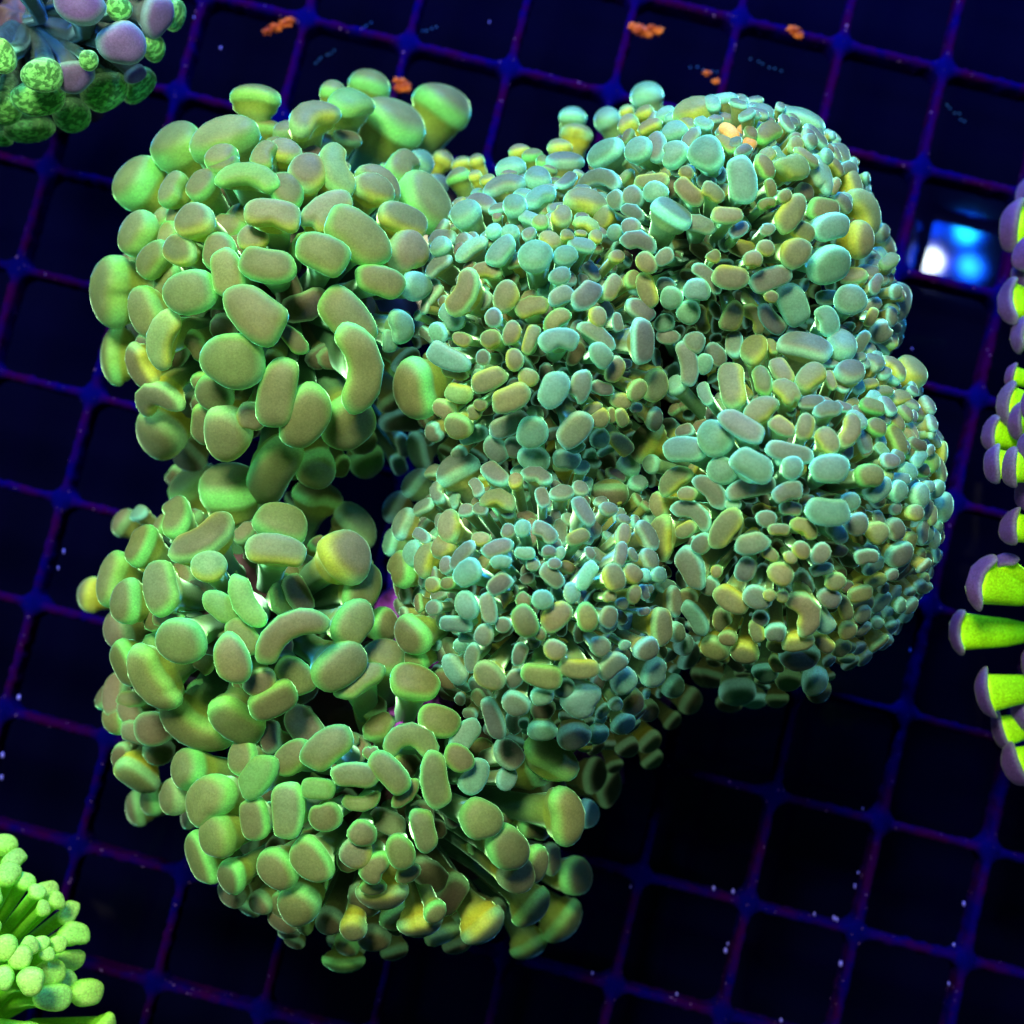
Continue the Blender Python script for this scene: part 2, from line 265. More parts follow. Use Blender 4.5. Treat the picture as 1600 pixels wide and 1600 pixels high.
for ln in '''-309 624 348 85 65 -2 636 441 0.1 tA
-387 552 376 125 43 55 649 646 0.1 tA
-324 537 422 105 33 25 656 572 0.35 tA
-326 513 445 110 29 -0 377 345 0.1 tA
-444 521 344 145 49 75 617 644 0 tA
-429 446 388 167 39 40 565 470 0.1 tA
-382 489 420 141 33 80 461 318 0 tA
-348 485 446 129 27 70 416 311 0 tA
-322 503 448 109 26 10 339 301 0.2 tA
-289 475 481 89 18 -8 662 292 0.3 tA
-345 434 482 160 20 -0 420 380 0 yA
-363 406 468 -173 21 -20 380 326 0 yA
-258 432 502 29 8 -5 624 360 0 yA
-250 470 470 54 15 -55 441 344 0 tA
-274 513 456 81 26 75 432 283 0 tA
-258 521 442 73 26 -30 341 302 0.2 yA
-320 403 475 -158 10 50 403 333 0 tA
-310 376 486 -117 7 -80 556 364 0.1 tA
-262 383 507 -48 1 -8 624 377 0.05 tA
-284 417 477 18 5 20 333 266 0 yA
-403 406 423 -175 31 30 507 355 0 tA
-464 391 349 -172 47 70 715 601 0.3 tA
-408 353 416 -153 33 -75 626 426 -0.15 tA
-350 358 478 -137 17 15 576 442 0 tA
-270 329 516 -77 3 -45 763 491 0 tA
-380 312 445 -131 29 65 675 329 0.25 yA
-419 297 386 -137 43 -80 530 321 -0.3 yA
-482 330 294 -180 65 80 599 456 0.3 tA
-299 282 494 -94 15 -0 630 584 0 tA
-331 258 433 -104 28 -40 417 378 0 tA
-252 251 474 -77 21 80 802 430 0.1 tA
-227 227 451 -71 32 65 764 514 0.1 tA
-409 261 371 -128 47 25 683 348 0.45 yA
-423 232 305 -126 57 -30 624 680 0 yA
-352 232 397 -109 40 70 547 308 0 tA
-319 217 420 -98 39 -0 512 616 0 yA
-290 231 437 -90 30 -50 336 291 0 yA
-405 213 236 -120 57 -70 413 430 0 kA
-453 203 110 -127 60 45 522 289 0 kA
-410 188 173 117 60 65 761 624 0.1 tB
-336 167 325 94 53 5 674 692 0 tB
-277 179 350 -87 53 75 1131 516 0.12 tA
-232 186 352 -76 53 -0 421 520 0 tA
-211 193 299 -70 56 -90 375 200 0 tA
-242 165 236 60 60 35 664 473 0 tB
-192 211 183 -64 60 20 495 443 0.1 tA
-188 229 397 -61 41 60 669 579 0.1 tA
-180 277 479 -51 24 -82 943 421 0.3 tA
-185 330 479 -39 14 -50 735 464 0.1 tA
-114 265 419 -149 46 75 668 527 0 tE
-239 305 485 -65 8 -50 399 198 0 tA
-206 388 510 -17 7 -20 614 402 0.12 tA
-175 416 477 1 18 -38 805 501 0.12 tA
-205 444 471 19 14 42 671 362 0.15 yA
-193 503 445 42 30 -80 628 361 -0.3 yA
-229 494 460 52 22 80 469 383 0 yA
-230 578 389 70 42 55 669 390 0.35 yA
-228 658 274 76 57 -0 304 399 0 tA
-197 625 318 66 56 60 757 491 0.1 tA
-195 711 165 72 60 -0 537 559 0 tA
-159 641 224 60 60 -78 874 779 0 tA
-99 688 153 55 60 -48 733 743 0 tA
-134 537 348 38 50 50 681 372 0 tA
-111 493 357 24 50 -60 719 638 0 tA
-158 492 417 30 35 -25 475 349 0.3 yA
-160 477 433 26 31 -0 430 354 0.3 yA
-129 451 425 13 37 -5 649 353 0 yA
-122 416 421 0 37 50 571 444 0.05 yA
-149 370 468 -18 23 -12 582 334 0 tA
-114 378 424 -12 39 70 317 335 0 cA
-60 454 435 130 40 5 372 332 0.1 cE
-121 578 251 44 59 -30 325 383 0 cA
-99 611 162 46 60 -0 279 314 0 yA
-76 598 185 113 60 -5 269 243 0 yE
-54 579 249 110 59 -0 202 256 0 yE
-75 544 296 118 58 -12 294 290 0 tE
-52 525 352 114 52 -0 147 180 0 yE
-37 509 387 112 47 10 184 157 0 yE
-104 575 176 41 60 -50 256 311 0 mA
-17 489 420 108 40 12 442 271 0.3 mE
-44 471 424 120 40 -42 460 213 0.1 mE
-6 452 473 108 31 -0 249 284 0 cE
24 467 451 92 32 45 387 253 0.3 cE
43 439 482 80 27 -90 280 226 0 yE
19 501 416 93 41 -0 291 313 0 cE
-11 531 365 102 49 20 329 298 0 cE
-1 571 307 97 56 30 257 247 0 yE
14 551 346 94 52 -5 247 221 0 tE
26 535 370 90 49 -0 171 218 0 tE
48 580 296 85 58 40 277 290 0 yE
52 531 376 82 49 25 415 296 0.3 mE
49 496 426 82 42 65 419 156 0 mE
-28 421 488 128 26 -90 182 165 0 cE
21 429 491 94 23 -0 184 172 0 tE
9 412 507 106 20 40 164 137 0 mE
-19 391 516 138 18 48 387 245 0 cE
-11 419 488 119 22 -0 201 182 0 cE
15 381 535 111 13 -20 348 323 0 cE
29 403 508 88 17 -40 251 200 0.2 yE
-51 402 481 146 27 28 391 189 0.2 mE
-87 419 435 148 40 -0 252 224 0 cE
-86 435 416 143 41 -20 384 229 0 mE
-89 397 432 157 36 20 371 183 0.2 mE
-64 352 508 178 24 60 488 292 -0.3 yE
-36 371 502 160 17 -10 300 196 0.3 yE
-11 340 529 -167 7 75 333 270 0.2 yE
12 328 525 -128 2 12 372 218 0.2 yE
41 341 533 -28 5 25 307 205 0 mE
36 314 545 -75 1 35 329 228 0 tE
40 361 533 45 8 15 231 179 0 cE
46 385 521 62 14 20 248 222 0 cE
-130 330 435 -28 34 -80 358 295 0 cA
-143 317 426 -34 32 -80 277 181 0 cA
-126 301 381 -35 44 35 359 265 0 mA
-87 315 478 -164 30 -45 231 193 0 cE
-75 331 475 -170 25 -50 339 244 0 cE
-61 303 495 -153 20 -15 230 162 0 yE
-75 285 501 -148 26 -20 526 252 0 mE
-27 317 538 -150 9 -80 191 180 0 mE
-30 296 531 -138 9 -0 219 206 0 yE
-7 299 547 -125 4 72 266 190 0 yE
10 295 539 -108 1 68 343 165 0 yE
38 286 563 -81 1 5 412 262 0 cE
-38 279 524 -133 13 -0 156 156 0 mE
-6 273 545 -114 5 -75 228 177 0 yE
-33 256 533 -123 14 25 391 245 -0.1 yE
-10 235 549 -108 12 22 433 269 -0.1 yE
8 256 537 -102 6 -25 216 179 0 yE
30 241 558 -89 8 65 391 289 0 cE
58 247 542 -73 10 75 359 229 0 mE
-64 251 483 -133 26 -10 325 214 0 yE
-70 271 474 -141 25 -15 315 156 0.2 yE
-81 236 455 -134 36 -15 278 224 0 yE
-41 232 515 -120 21 -15 149 124 0 yE
-48 226 503 -122 26 -0 173 155 0 yE
-65 215 479 -125 35 -5 314 263 0 yE
-13 216 494 -107 20 25 457 231 0 mE
12 204 512 -96 20 -0 324 317 0 cE
54 206 523 -79 21 50 448 308 0 mE
-95 221 398 -134 46 -0 229 228 0 mE
-51 210 452 -120 32 15 359 222 0 cE
-142 254 230 -47 59 -25 690 330 0.2 mA
-27 192 467 -109 31 -55 333 238 0 mE
-7 194 469 -103 27 -60 225 212 0 mE
14 181 479 -95 29 -15 332 273 0 cE
-150 234 166 -52 60 -60 483 198 0 mA
-127 224 192 -141 60 65 586 319 0 cE
-66 194 415 -121 43 -80 200 178 0 mE
-69 173 416 126 46 18 434 365 0.45 mD
-25 167 473 112 35 -50 395 218 -0.05 mD
-154 214 146 -56 60 -60 419 213 0 cA
-101 183 340 132 56 -30 270 191 0 mD
-127 182 240 138 60 65 389 343 0.3 cD
-89 152 416 137 46 -60 332 173 -0.4 mD
-47 150 483 124 34 -60 272 146 0 mD
-5 155 503 106 29 -0 157 177 0 yD
15 158 493 96 28 -25 309 202 0.3 mD
23 136 527 92 21 -75 259 141 0 mD
-23 134 511 119 24 -15 363 218 0.45 yD
-41 126 506 129 26 -30 171 132 0 mD
-106 136 407 145 49 -3 298 179 0 mD
-157 159 178 148 60 70 402 355 0.2 mD
-128 122 367 153 53 80 332 278 0.3 mD
-106 102 445 156 43 -30 313 136 0 mD
-68 110 493 145 30 -80 320 270 -0.3 yD
-56 127 487 134 30 -0 195 143 0 mD
-152 109 277 160 58 -80 343 273 -0.2 cD
-118 87 397 163 44 -70 297 248 0 mD
-98 76 453 165 36 75 337 250 0.4 yD
-77 87 490 157 29 60 263 256 0.2 yD
-40 92 524 143 18 -10 200 156 0.2 yD
-57 76 533 158 21 48 373 163 0.15 mD
-22 81 558 142 11 18 340 178 0.15 mD
4 79 562 122 6 -3 213 138 0 cD
-12 101 535 123 13 -0 154 156 0 mD
2 103 550 112 12 -0 164 167 0 cD
23 98 544 93 9 -35 306 192 0 mD
-51 57 556 170 17 35 333 244 0 cD
-19 67 575 152 9 -0 218 149 0 cD
-75 69 505 166 27 -80 185 157 0 mD
-21 48 566 173 7 35 288 188 0 mD
-89 49 501 177 31 -0 191 157 0 yD
-73 50 517 176 25 -0 170 129 0 tD
-53 27 550 -169 17 -70 290 224 0 cD
-32 24 560 -162 10 -80 351 165 0 mD
-89 26 484 -172 31 -0 192 159 0 mD
-65 10 529 -160 23 -0 384 194 -0.15 cD
-55 -4 511 -150 20 -0 177 132 0 cD
-17 8 553 -141 8 -0 158 158 0 mD
3 11 585 -127 4 -65 344 246 0 tD
3 32 564 -155 2 -0 162 162 0 tD
21 32 578 -119 0 -0 210 185 0 cD
34 17 564 -74 2 40 375 250 0 yD
30 55 564 75 1 -45 300 187 0 mD
28 79 564 87 5 -0 150 125 0 mD
39 78 563 70 6 -90 125 100 0 cD
33 67 573 76 3 -0 136 112 0 mD
12 67 555 121 3 -0 145 126 0 mD
19 -1 578 -99 4 -80 136 111 0 tD
43 139 507 80 22 15 237 180 0.3 mD
61 147 503 72 27 -0 171 174 0 mD
64 122 535 64 20 -62 364 173 0 mD
56 95 556 60 12 25 255 177 0 yD
89 123 514 52 25 -0 187 166 0.2 mD
105 114 506 42 28 -10 148 113 0.2 mD
105 98 522 35 25 70 259 173 0 yD
128 99 495 29 33 -62 341 203 0.2 mD
98 78 549 26 20 78 271 144 0 mD
112 78 524 23 24 -60 167 98 0 mD
130 74 499 17 30 -55 237 194 0.2 mD
110 57 543 10 22 -35 249 184 0 yD
89 53 569 9 14 -65 299 217 0 yD
125 58 515 9 27 -0 145 130 0 cD
141 59 498 8 34 -0 203 158 0 cD
68 78 564 41 11 -60 150 102 0 mD
66 55 566 18 7 60 313 175 0.2 cD
50 39 562 -8 3 -75 200 163 0 mD
87 35 560 -7 13 -0 141 125 0 yD
100 29 543 -10 17 -0 146 114 0 mD
112 38 542 -3 22 70 191 149 0 yD
125 41 517 -1 26 -70 183 114 -0.1 mD
130 45 504 1 28 -0 118 104 0 mD
160 33 449 -4 40 -80 327 209 0.2 mD
64 15 578 -37 7 -75 273 211 0 tD
85 16 554 -24 13 70 239 181 0 mD
124 22 517 -12 26 5 157 91 0 mD
145 7 493 -17 36 -78 433 250 0 yD
182 15 448 -132 45 -68 418 217 0.2 mG
166 183 522 170 31 -8 524 270 0 cG
193 193 549 163 21 -40 386 332 0 cG
201 161 542 179 14 -30 299 281 0 cG
162 154 488 -179 32 30 367 247 0.35 yG
167 138 529 -172 27 -5 221 155 0 yG
187 138 535 -171 19 -45 389 225 0.3 mG
150 136 453 -172 39 -70 244 241 -0.3 yG
173 117 514 -163 26 -25 436 204 0.35 mG
166 105 520 -160 30 25 252 168 0 yG
153 98 455 -159 40 75 440 309 0.3 yG
181 89 530 -152 25 50 222 195 0 mG
171 65 511 -146 34 -70 469 293 0 mG
205 101 549 -151 14 55 439 267 0.2 yG
192 48 501 -137 30 -0 208 210 0 mG
198 62 514 -139 24 -90 134 123 0 yG
177 38 447 -138 40 -0 208 187 0 yG
212 35 526 -128 26 -35 398 257 0 yG
205 13 468 -125 37 -90 254 219 0.3 yG
162 693 171 110 60 -0 390 513 0 cF
69 675 145 83 60 -0 359 362 0 cE
110 655 186 126 60 -0 333 442 0 cF
71 640 177 81 60 -30 357 356 0.3 yE
94 531 408 159 47 -0 486 327 0 cF
127 518 459 160 35 -0 316 277 0 cF
144 521 455 155 31 -80 350 256 0 mF
161 500 496 163 24 -90 290 299 0 cF
192 493 519 160 20 -50 417 327 0 cF
167 542 449 138 35 -0 278 254 0 cF
194 571 419 116 41 -0 425 384 0.35 yF
144 563 406 138 43 -0 293 182 0 yF
144 602 345 127 52 -0 246 201 0.1 yF
132 650 227 122 60 -0 193 216 0 yF
125 586 351 136 51 -0 239 284 0 yF
165 586 382 124 46 20 242 216 0 cF
223 536 462 105 29 -60 303 176 0 oF
215 515 485 122 24 -50 316 132 0.2 tF
222 457 543 -132 9 -82 535 294 0 cF
86 489 428 175 40 -10 588 206 0.3 mF
69 458 458 69 34 -8 419 321 0.45 yE
101 457 479 -172 30 -60 228 180 0 mF
92 442 458 -167 32 50 278 230 0.2 yF
119 458 486 -171 23 -70 251 214 0 mF
140 456 509 -168 16 -0 257 221 0 cF
138 474 493 -179 21 -3 421 171 -0.1 yF
155 427 532 55 45 -28 486 302 0 cF
172 448 538 -157 9 -42 382 205 -0.1 yF
169 467 537 -172 15 -40 168 130 0 yF
194 443 544 -144 5 -38 279 178 0 yF
206 416 563 -119 1 -0 350 175 0 yF
116 437 490 -162 22 -30 257 165 0.3 mF
69 427 483 62 26 -15 265 176 0.3 yE
48 407 518 71 20 -0 143 137 0 yE
63 413 505 61 23 -0 132 83 0 yE
78 408 511 50 25 -0 148 151 0 yE
115 420 503 -156 21 60 204 201 0 mF
99 419 488 -158 28 70 179 156 0 cF
121 399 512 -147 20 -15 359 215 0.35 mF
63 397 515 54 19 -5 314 175 0.1 cE
100 388 508 28 26 20 172 143 0 yE
129 377 524 -138 20 -50 244 192 0 yF
147 381 528 -134 14 35 237 167 0 mF
189 360 524 -114 13 -48 413 157 0.2 mF
181 414 525 -133 3 -15 385 193 0.2 mF
195 380 539 -114 5 -0 153 140 0 yF
271 576 406 72 42 -0 268 294 0.1 cF
319 580 385 70 60 -25 607 392 0.1 cF
268 534 463 63 33 48 437 231 0 tF
242 544 444 88 31 -0 149 158 0 oF
244 519 475 84 25 60 158 149 0 oF
324 523 436 29 36 -0 203 189 0 cF
357 537 391 27 44 -0 340 292 0 mF
282 479 503 4 21 -10 362 301 0.3 yF
317 486 470 7 29 -60 447 254 0.2 mF
251 479 516 12 16 -55 286 187 0.2 tF
257 456 520 -48 11 -75 222 129 0 tF
344 506 436 16 38 -30 250 156 0 yF
366 493 415 7 40 -72 375 234 0.2 yF
271 426 538 -57 12 62 422 271 -0.2 yF
267 440 546 -52 13 40 152 130 0 yF
320 445 487 -21 25 -5 403 266 -0.1 tF
252 436 529 -73 7 15 205 129 0 tF
323 418 500 -35 27 15 448 308 0 cF
288 408 523 -55 16 -30 305 207 0 yF
276 388 532 -67 14 50 334 301 -0.2 yF
247 386 546 -85 7 -0 177 166 0 yF
321 381 499 -49 31 8 472 380 0 cF
379 461 412 -6 42 -35 527 333 0.3 yF
371 427 430 -20 41 -80 412 325 0 yF
212 361 542 -104 10 -5 381 257 -0.2 yF
234 374 546 -93 8 -0 190 191 0 yF
257 360 519 -81 17 22 478 242 0 mF
432 450 304 -8 56 70 328 371 0.2 yF
419 463 333 -4 52 -70 224 243 0 mF
392 415 380 -22 48 15 294 221 0 mF
365 390 424 146 28 -10 302 211 0 yH
220 406 545 -105 1 35 228 152 0 mF
250 407 537 -81 6 -0 178 128 0 mF
287 342 486 -70 33 -65 517 317 0 cF
317 323 494 -141 4 -75 354 250 0 cH
344 346 492 -143 9 -0 331 304 0 cH
292 293 506 97 32 -25 618 295 0.1 mG
334 298 492 80 37 -0 303 360 0 cG
327 355 462 -159 9 -0 271 175 0 cH
430 381 339 -10 50 75 509 444 -0.1 mH
395 329 417 -77 32 50 274 248 0 mH
422 330 361 57 53 60 368 201 0.2 yG
443 359 305 -17 53 -80 290 227 0 mH
364 307 454 -106 17 65 324 148 0 mH
376 304 441 65 43 -0 125 160 0 mG
375 337 450 -103 19 70 242 122 0 yH
266 330 475 -80 34 -50 450 196 0 mF
257 344 515 -82 24 -20 158 125 0 yF
247 330 471 -87 32 -60 359 194 0.4 yF
223 329 485 -96 29 70 359 226 0.1 yF
225 305 465 120 40 -85 386 199 0 mG
241 291 503 117 34 75 352 272 0 yG
260 297 490 109 33 -70 235 118 0 yG
215 249 536 136 27 -80 558 306 -0.15 yG
240 252 542 126 23 -80 351 194 0 tG
265 264 532 112 24 -68 364 204 0 yG
292 254 540 100 22 45 376 267 0 yG
337 266 514 76 30 20 334 257 0 mG
317 258 515 86 24 -80 253 117 0 yG
262 236 549 121 16 -50 315 227 0.3 yG
240 214 563 141 13 40 325 282 0.4 yG
254 200 584 143 9 -32 299 172 0 yG
278 199 579 127 9 75 285 186 0 yG
295 184 591 118 8 -60 284 220 0 yG
319 199 566 77 14 70 347 212 -0.3 yG
304 216 559 95 14 10 276 181 0.3 mG
323 227 537 79 19 -20 217 121 0 mG
335 211 542 64 19 -45 255 173 0 cG
290 228 547 105 15 -0 291 156 0 mG
358 230 518 56 27 -8 289 184 0 tG
359 207 527 44 24 -20 234 179 0 tG
385 217 493 38 31 -45 316 198 0.1 tG
386 197 498 27 29 -70 367 194 0 tG
413 212 453 27 36 -80 245 148 0.3 yG
411 190 465 17 35 -0 269 191 0 tG
375 283 461 62 39 -0 235 230 0.2 mG
400 283 435 54 43 -60 307 233 0.3 yG
434 290 380 47 49 -70 437 393 0.1 yG
408 249 443 43 39 20 326 185 0.2 yG
216 202 576 155 15 -35 537 235 0 mG
260 175 588 161 4 -12 492 208 0 mG
222 161 595 178 7 -30 442 318 0 cG
260 158 592 180 2 -90 232 220 0 cG
295 154 598 -163 5 -0 391 280 0 cG
227 141 555 -168 6 12 531 214 0.1 mG
257 134 588 -155 0 15 319 209 0 mG
211 126 544 -162 11 -0 180 127 0 cG
294 118 593 -111 4 -3 452 282 0 cG
263 120 569 -140 1 -5 236 149 0 mG
238 109 576 -146 4 -0 211 173 0.1 mG
248 98 588 -135 4 -0 221 135 0 yG
223 88 577 -141 10 15 350 223 0 mG
274 98 571 -120 4 -30 273 187 0.3 yG
342 153 563 -8 16 -0 285 263 0 tG
356 141 543 -20 19 30 336 223 0 cG
385 144 507 -11 27 60 236 187 0 cG
372 171 527 12 24 -0 238 167 0 mG
399 164 491 4 31 -20 251 189 0 cG
416 143 472 -8 36 -60 266 245 0 cG
464 139 384 -10 50 80 339 314 -0.2 cG
430 131 445 -12 39 60 233 190 0 mG
446 185 412 11 43 -50 229 249 0 tG
427 174 446 8 38 -0 238 164 0 tG
322 128 565 -66 9 -0 200 177 0 cG
328 106 564 -70 12 -0 225 229 0 mG
356 100 532 -51 20 -40 258 218 0 yG
382 105 500 -36 27 -60 243 227 0 mG
430 109 429 -22 39 40 282 304 0 cG
344 74 537 -67 21 5 269 176 0 mG
391 81 483 -43 32 15 327 254 0 mG
312 51 539 -88 18 -0 203 187 0 yG
269 79 589 -116 7 -40 184 160 0 yG
259 72 586 -120 8 -50 135 112 0 yG
291 77 572 -103 9 70 226 174 0 mG
296 61 551 -98 13 10 240 142 0.2 cG
308 97 562 -91 8 -50 277 188 0 cG
243 76 566 -129 9 -30 175 139 0 yG
223 62 550 -132 16 70 273 203 0.1 mG
252 57 571 -119 12 -25 261 216 0 yG
234 35 542 -121 21 -30 292 231 0 mG
244 37 554 -118 19 -50 127 119 0 yG
257 36 550 -113 18 -0 127 132 0 yG
282 20 529 -101 23 -70 502 262 0.5 yG
281 -7 504 -100 33 15 332 226 -0.2 yG
306 16 502 -91 26 -60 420 229 0 mG
309 35 524 -90 21 -40 250 201 0 mG
330 25 495 -81 27 -70 321 158 0 yG
349 39 487 -71 27 10 291 177 0.1 yG
365 55 485 -61 28 20 251 178 0 yG
380 33 441 -60 35 60 281 190 0 cG
340 3 466 -79 34 -0 188 210 0 yG
342 -16 430 -79 40 60 258 187 0.1 yG
312 -9 483 -89 35 -52 321 172 0 yG
240 2 507 -114 32 -80 286 151 -0.1 yG
213 -5 484 -120 40 -0 185 179 0 yG
232 -17 470 -114 41 -0 314 271 -0.15 yG
208 -16 423 -120 47 -40 332 268 0 yG
257 0 511 -108 31 -0 209 223 0 mG
242 15 512 -115 27 -30 168 174 0 mG
265 -12 476 -104 35 -20 226 162 0 yG
292 -27 454 -95 40 12 423 329 0.15 mG
255 -67 269 -90 50 -0 470 379 -0.1 cG
263 -42 416 -103 47 35 277 239 0 cG
270 -33 435 -102 43 -70 256 152 0 yG
319 -51 398 -87 50 -0 280 369 0 cG
346 -69 289 -81 56 20 286 312 0 kG
298 -52 357 -93 49 -0 302 279 0 kG
266 -90 127 -100 60 -0 363 274 -0.1 kG
289 -84 177 -95 60 40 312 267 0 cG
312 -82 208 -89 59 -0 267 240 0 kG
240 -57 155 -108 60 10 332 292 0 kG
78 -13 548 -47 15 40 202 209 0 mD
90 -32 534 -50 23 42 357 249 0 mD
127 -16 504 -30 32 15 291 228 0 mD
104 -12 522 -35 23 -0 122 106 0 cD
165 1 439 -17 44 60 219 244 0 mD
176 -12 404 -20 50 50 226 271 0 mD
193 -27 331 -23 56 55 323 304 0.2 mD
104 -48 503 -49 31 40 287 273 0 cD
139 -41 462 -37 41 65 310 299 0 cD
62 -68 520 -72 27 20 425 333 0 cD
234 -57 145 -109 60 15 407 317 0.1 kG
171 -60 351 -35 54 60 260 320 0 cD
216 -86 138 -34 60 50 344 386 0 kD
194 -112 126 -43 60 50 247 252 0 kD
118 -74 406 -52 40 40 292 327 0 kD
141 -86 349 -48 49 70 254 301 0 kD
111 -97 404 -59 46 15 267 252 0 cD
98 -73 471 -58 36 50 148 162 0 cD
82 -107 419 -70 43 20 235 247 0 cD
127 -136 245 -61 58 70 279 320 0 kD
160 -136 166 -53 60 70 334 335 0 yD
171 -164 96 -55 60 60 290 279 0 kD
93 -174 149 3 60 25 524 389 0 kC
115 -197 121 -2 60 15 590 372 0 kC
119 -168 135 -66 60 -30 225 227 0 kD
81 -216 228 -7 58 65 346 345 0 cC
86 -81 466 -64 36 60 209 140 0 cD
-36 -2 545 -144 14 60 220 191 0 mD
-46 -25 519 -137 22 80 309 172 0.2 mD
-31 -42 536 -124 22 -32 331 261 0 yD
-0 -21 553 -113 10 75 256 151 0.1 mD
21 -40 556 -94 15 -10 427 259 -0.1 tD
33 -16 571 -84 8 -25 237 188 0 yD
57 -32 555 -68 15 -2 429 207 0 yD
-67 -37 478 -139 31 -60 359 231 -0.1 mD
-7 -44 524 -111 18 50 228 168 0 mD
-5 -70 518 -106 26 -42 302 240 0 mD
21 -62 537 -93 22 -0 223 192 0 cD
23 -78 473 -92 27 -0 253 239 0 kD
43 -55 529 -80 20 50 223 186 0 cD
-44 -69 437 -122 32 -70 242 168 0 kD
-29 -88 481 -113 36 -85 549 210 0 mD
22 -100 477 -92 36 -3 292 222 0 cD
56 -108 439 -79 41 20 369 303 0 mD
4 -93 468 -100 34 -0 134 128 0 cD
-57 -109 434 34 19 48 447 247 0 cC
-14 -131 410 19 28 -30 391 284 0.1 mC
34 -138 386 50 50 -15 665 411 0.15 tD
-15 -156 397 11 25 60 261 223 0 mC
-50 -150 435 16 16 60 431 292 0 cC
-66 -132 458 26 13 -40 351 261 0 tC
-84 -149 485 22 7 -83 634 293 0 tC
-86 -94 445 46 17 -15 492 350 0 tC
-112 -54 444 65 26 -12 586 390 0 tC
-112 -29 419 -153 47 -35 299 284 0 tD
-115 -2 438 -162 44 -25 453 392 0 tD
-79 -49 403 -139 36 -0 305 232 0 kD
-480 152 173 140 60 -30 389 235 0 mB
-513 143 130 147 60 60 362 388 0 kB
-387 129 376 120 45 -65 654 356 0 tB
-425 97 374 143 45 -88 532 377 0 tB
-341 106 447 100 30 42 725 391 -0.3 yB
-325 69 473 89 13 -0 373 315 0 yB
-261 122 401 57 35 -12 666 449 0 tB
-255 83 475 41 18 -3 653 354 0.12 yB
-460 61 346 164 48 82 638 422 0.15 tB
-546 49 158 173 60 80 421 449 0 yB
-430 33 406 174 39 -80 520 386 0 tB
-374 49 465 150 22 -70 628 388 -0.12 tB
-460 3 323 -172 43 -40 475 392 0 kB
-373 14 445 -171 18 -0 384 204 0 tB
-350 -8 486 -129 16 -5 533 447 0 tB
-311 24 485 10 3 -40 436 291 0.2 tB
-275 34 498 13 2 -62 602 262 -0.25 tB
-287 -5 485 -35 3 -50 463 304 0.1 tB
-296 -28 503 -59 10 -70 543 378 0 tB
-388 -47 426 -132 34 -62 752 457 -0.25 tB
-442 -35 359 -154 46 -68 574 379 0 tB
-232 -7 495 -17 11 32 806 331 0.3 tB
-258 -68 463 -53 28 22 566 361 0.05 tB
-271 -51 468 -53 19 30 334 282 0 yB
-238 -46 447 -38 23 -50 512 326 0 tB
-303 -93 407 -79 38 -50 711 461 0 tB
-356 -96 380 -104 44 -50 837 484 -0.3 tB
-478 -72 260 133 33 -75 601 318 0 kI
-452 -90 287 105 14 -60 386 271 0 kI
-415 -108 329 -6 4 -0 454 380 0 kI
-189 83 417 24 40 -70 594 543 0 yB
-202 132 233 42 58 -60 653 473 0 kB
-173 49 383 10 42 60 634 427 0 tB
-177 7 430 -5 35 40 558 414 0 tB
-154 9 350 -4 52 80 390 361 0 tB
-190 -36 437 -23 36 33 697 480 0.05 tB
-150 -26 383 82 36 -20 469 396 0 tC
-170 -54 423 89 24 35 608 293 0.2 tC
-131 70 384 170 48 -60 409 374 0 tD
-301 -134 394 158 27 -80 403 336 0 tC
-271 -112 387 143 22 -80 380 248 0 kC
-239 -102 384 128 17 -50 547 353 0 kC
-277 -147 448 160 21 52 531 346 0 tC
-239 -133 440 142 13 40 449 335 0 tC
-197 -119 478 110 8 40 611 375 0 tC
-367 -151 362 170 45 40 461 470 0 tC
-334 -180 399 178 36 30 663 525 0 tC
-391 -184 328 180 51 -60 395 427 0 yC
-458 -169 249 -99 52 -75 638 400 0 yI
-452 -202 195 -177 60 -30 409 415 0 tC
-474 -147 244 -122 40 60 441 231 0 kI
-493 -223 112 -173 60 -55 477 392 0 kC
-281 -195 438 -175 23 -78 491 326 0 tC
-244 -183 462 178 14 -88 644 345 0 tC
-324 -218 403 -168 37 75 530 435 0.05 tC
-359 -251 334 -161 47 -65 657 385 0.1 tC
-314 -264 378 -151 41 75 384 350 0 tC
-329 -297 307 -145 47 -0 412 296 0 kC
-258 -249 419 -143 26 -50 469 400 0 tC
-220 -237 444 -133 18 -55 558 398 0 tC
-239 -291 389 -122 33 -50 469 481 0 tC
-294 -304 311 -136 41 -45 296 294 0 kC
-272 -327 297 -125 43 -40 418 306 0 kC
-266 -360 247 -118 50 -20 262 192 -0.2 kC
-169 -147 487 84 1 -3 501 277 0.15 tC
-209 -161 469 145 6 -5 375 241 0 tC
-164 -170 463 59 1 8 429 188 -0.25 tC
-135 -143 487 48 1 -45 554 290 0.1 tC
-114 -111 471 52 8 -5 615 295 0.5 tC
-154 -123 472 73 4 -0 173 160 0 tC
-202 -188 463 -175 6 -0 337 322 0 tC
-98 -201 471 -11 8 -75 467 296 0 tC
-141 -199 419 -23 3 -25 442 262 0 kC
-162 -204 476 -59 5 -30 307 253 0 tC
-170 -226 462 -85 10 60 339 310 0 yC
-151 -242 456 -68 14 60 340 288 0 tC
-124 -225 462 -38 10 -70 366 283 0 tC
-119 -249 434 -50 16 25 288 185 -0.2 tC
-120 -163 468 23 2 45 374 174 -0.2 tC
-41 -191 465 -2 19 -50 452 400 0 tC
-13 -224 442 -14 32 -45 511 428 0 tC
-5 -258 393 -23 40 50 397 450 0 yC
13 -253 369 -20 43 80 429 311 0 tC
44 -201 375 -5 40 -78 646 437 0.25 tC
66 -295 192 -0 50 -75 464 463 0 tC
11 -318 276 -45 60 65 504 419 -0.2 tC
51 -361 140 -40 60 55 556 454 -0.3 tC
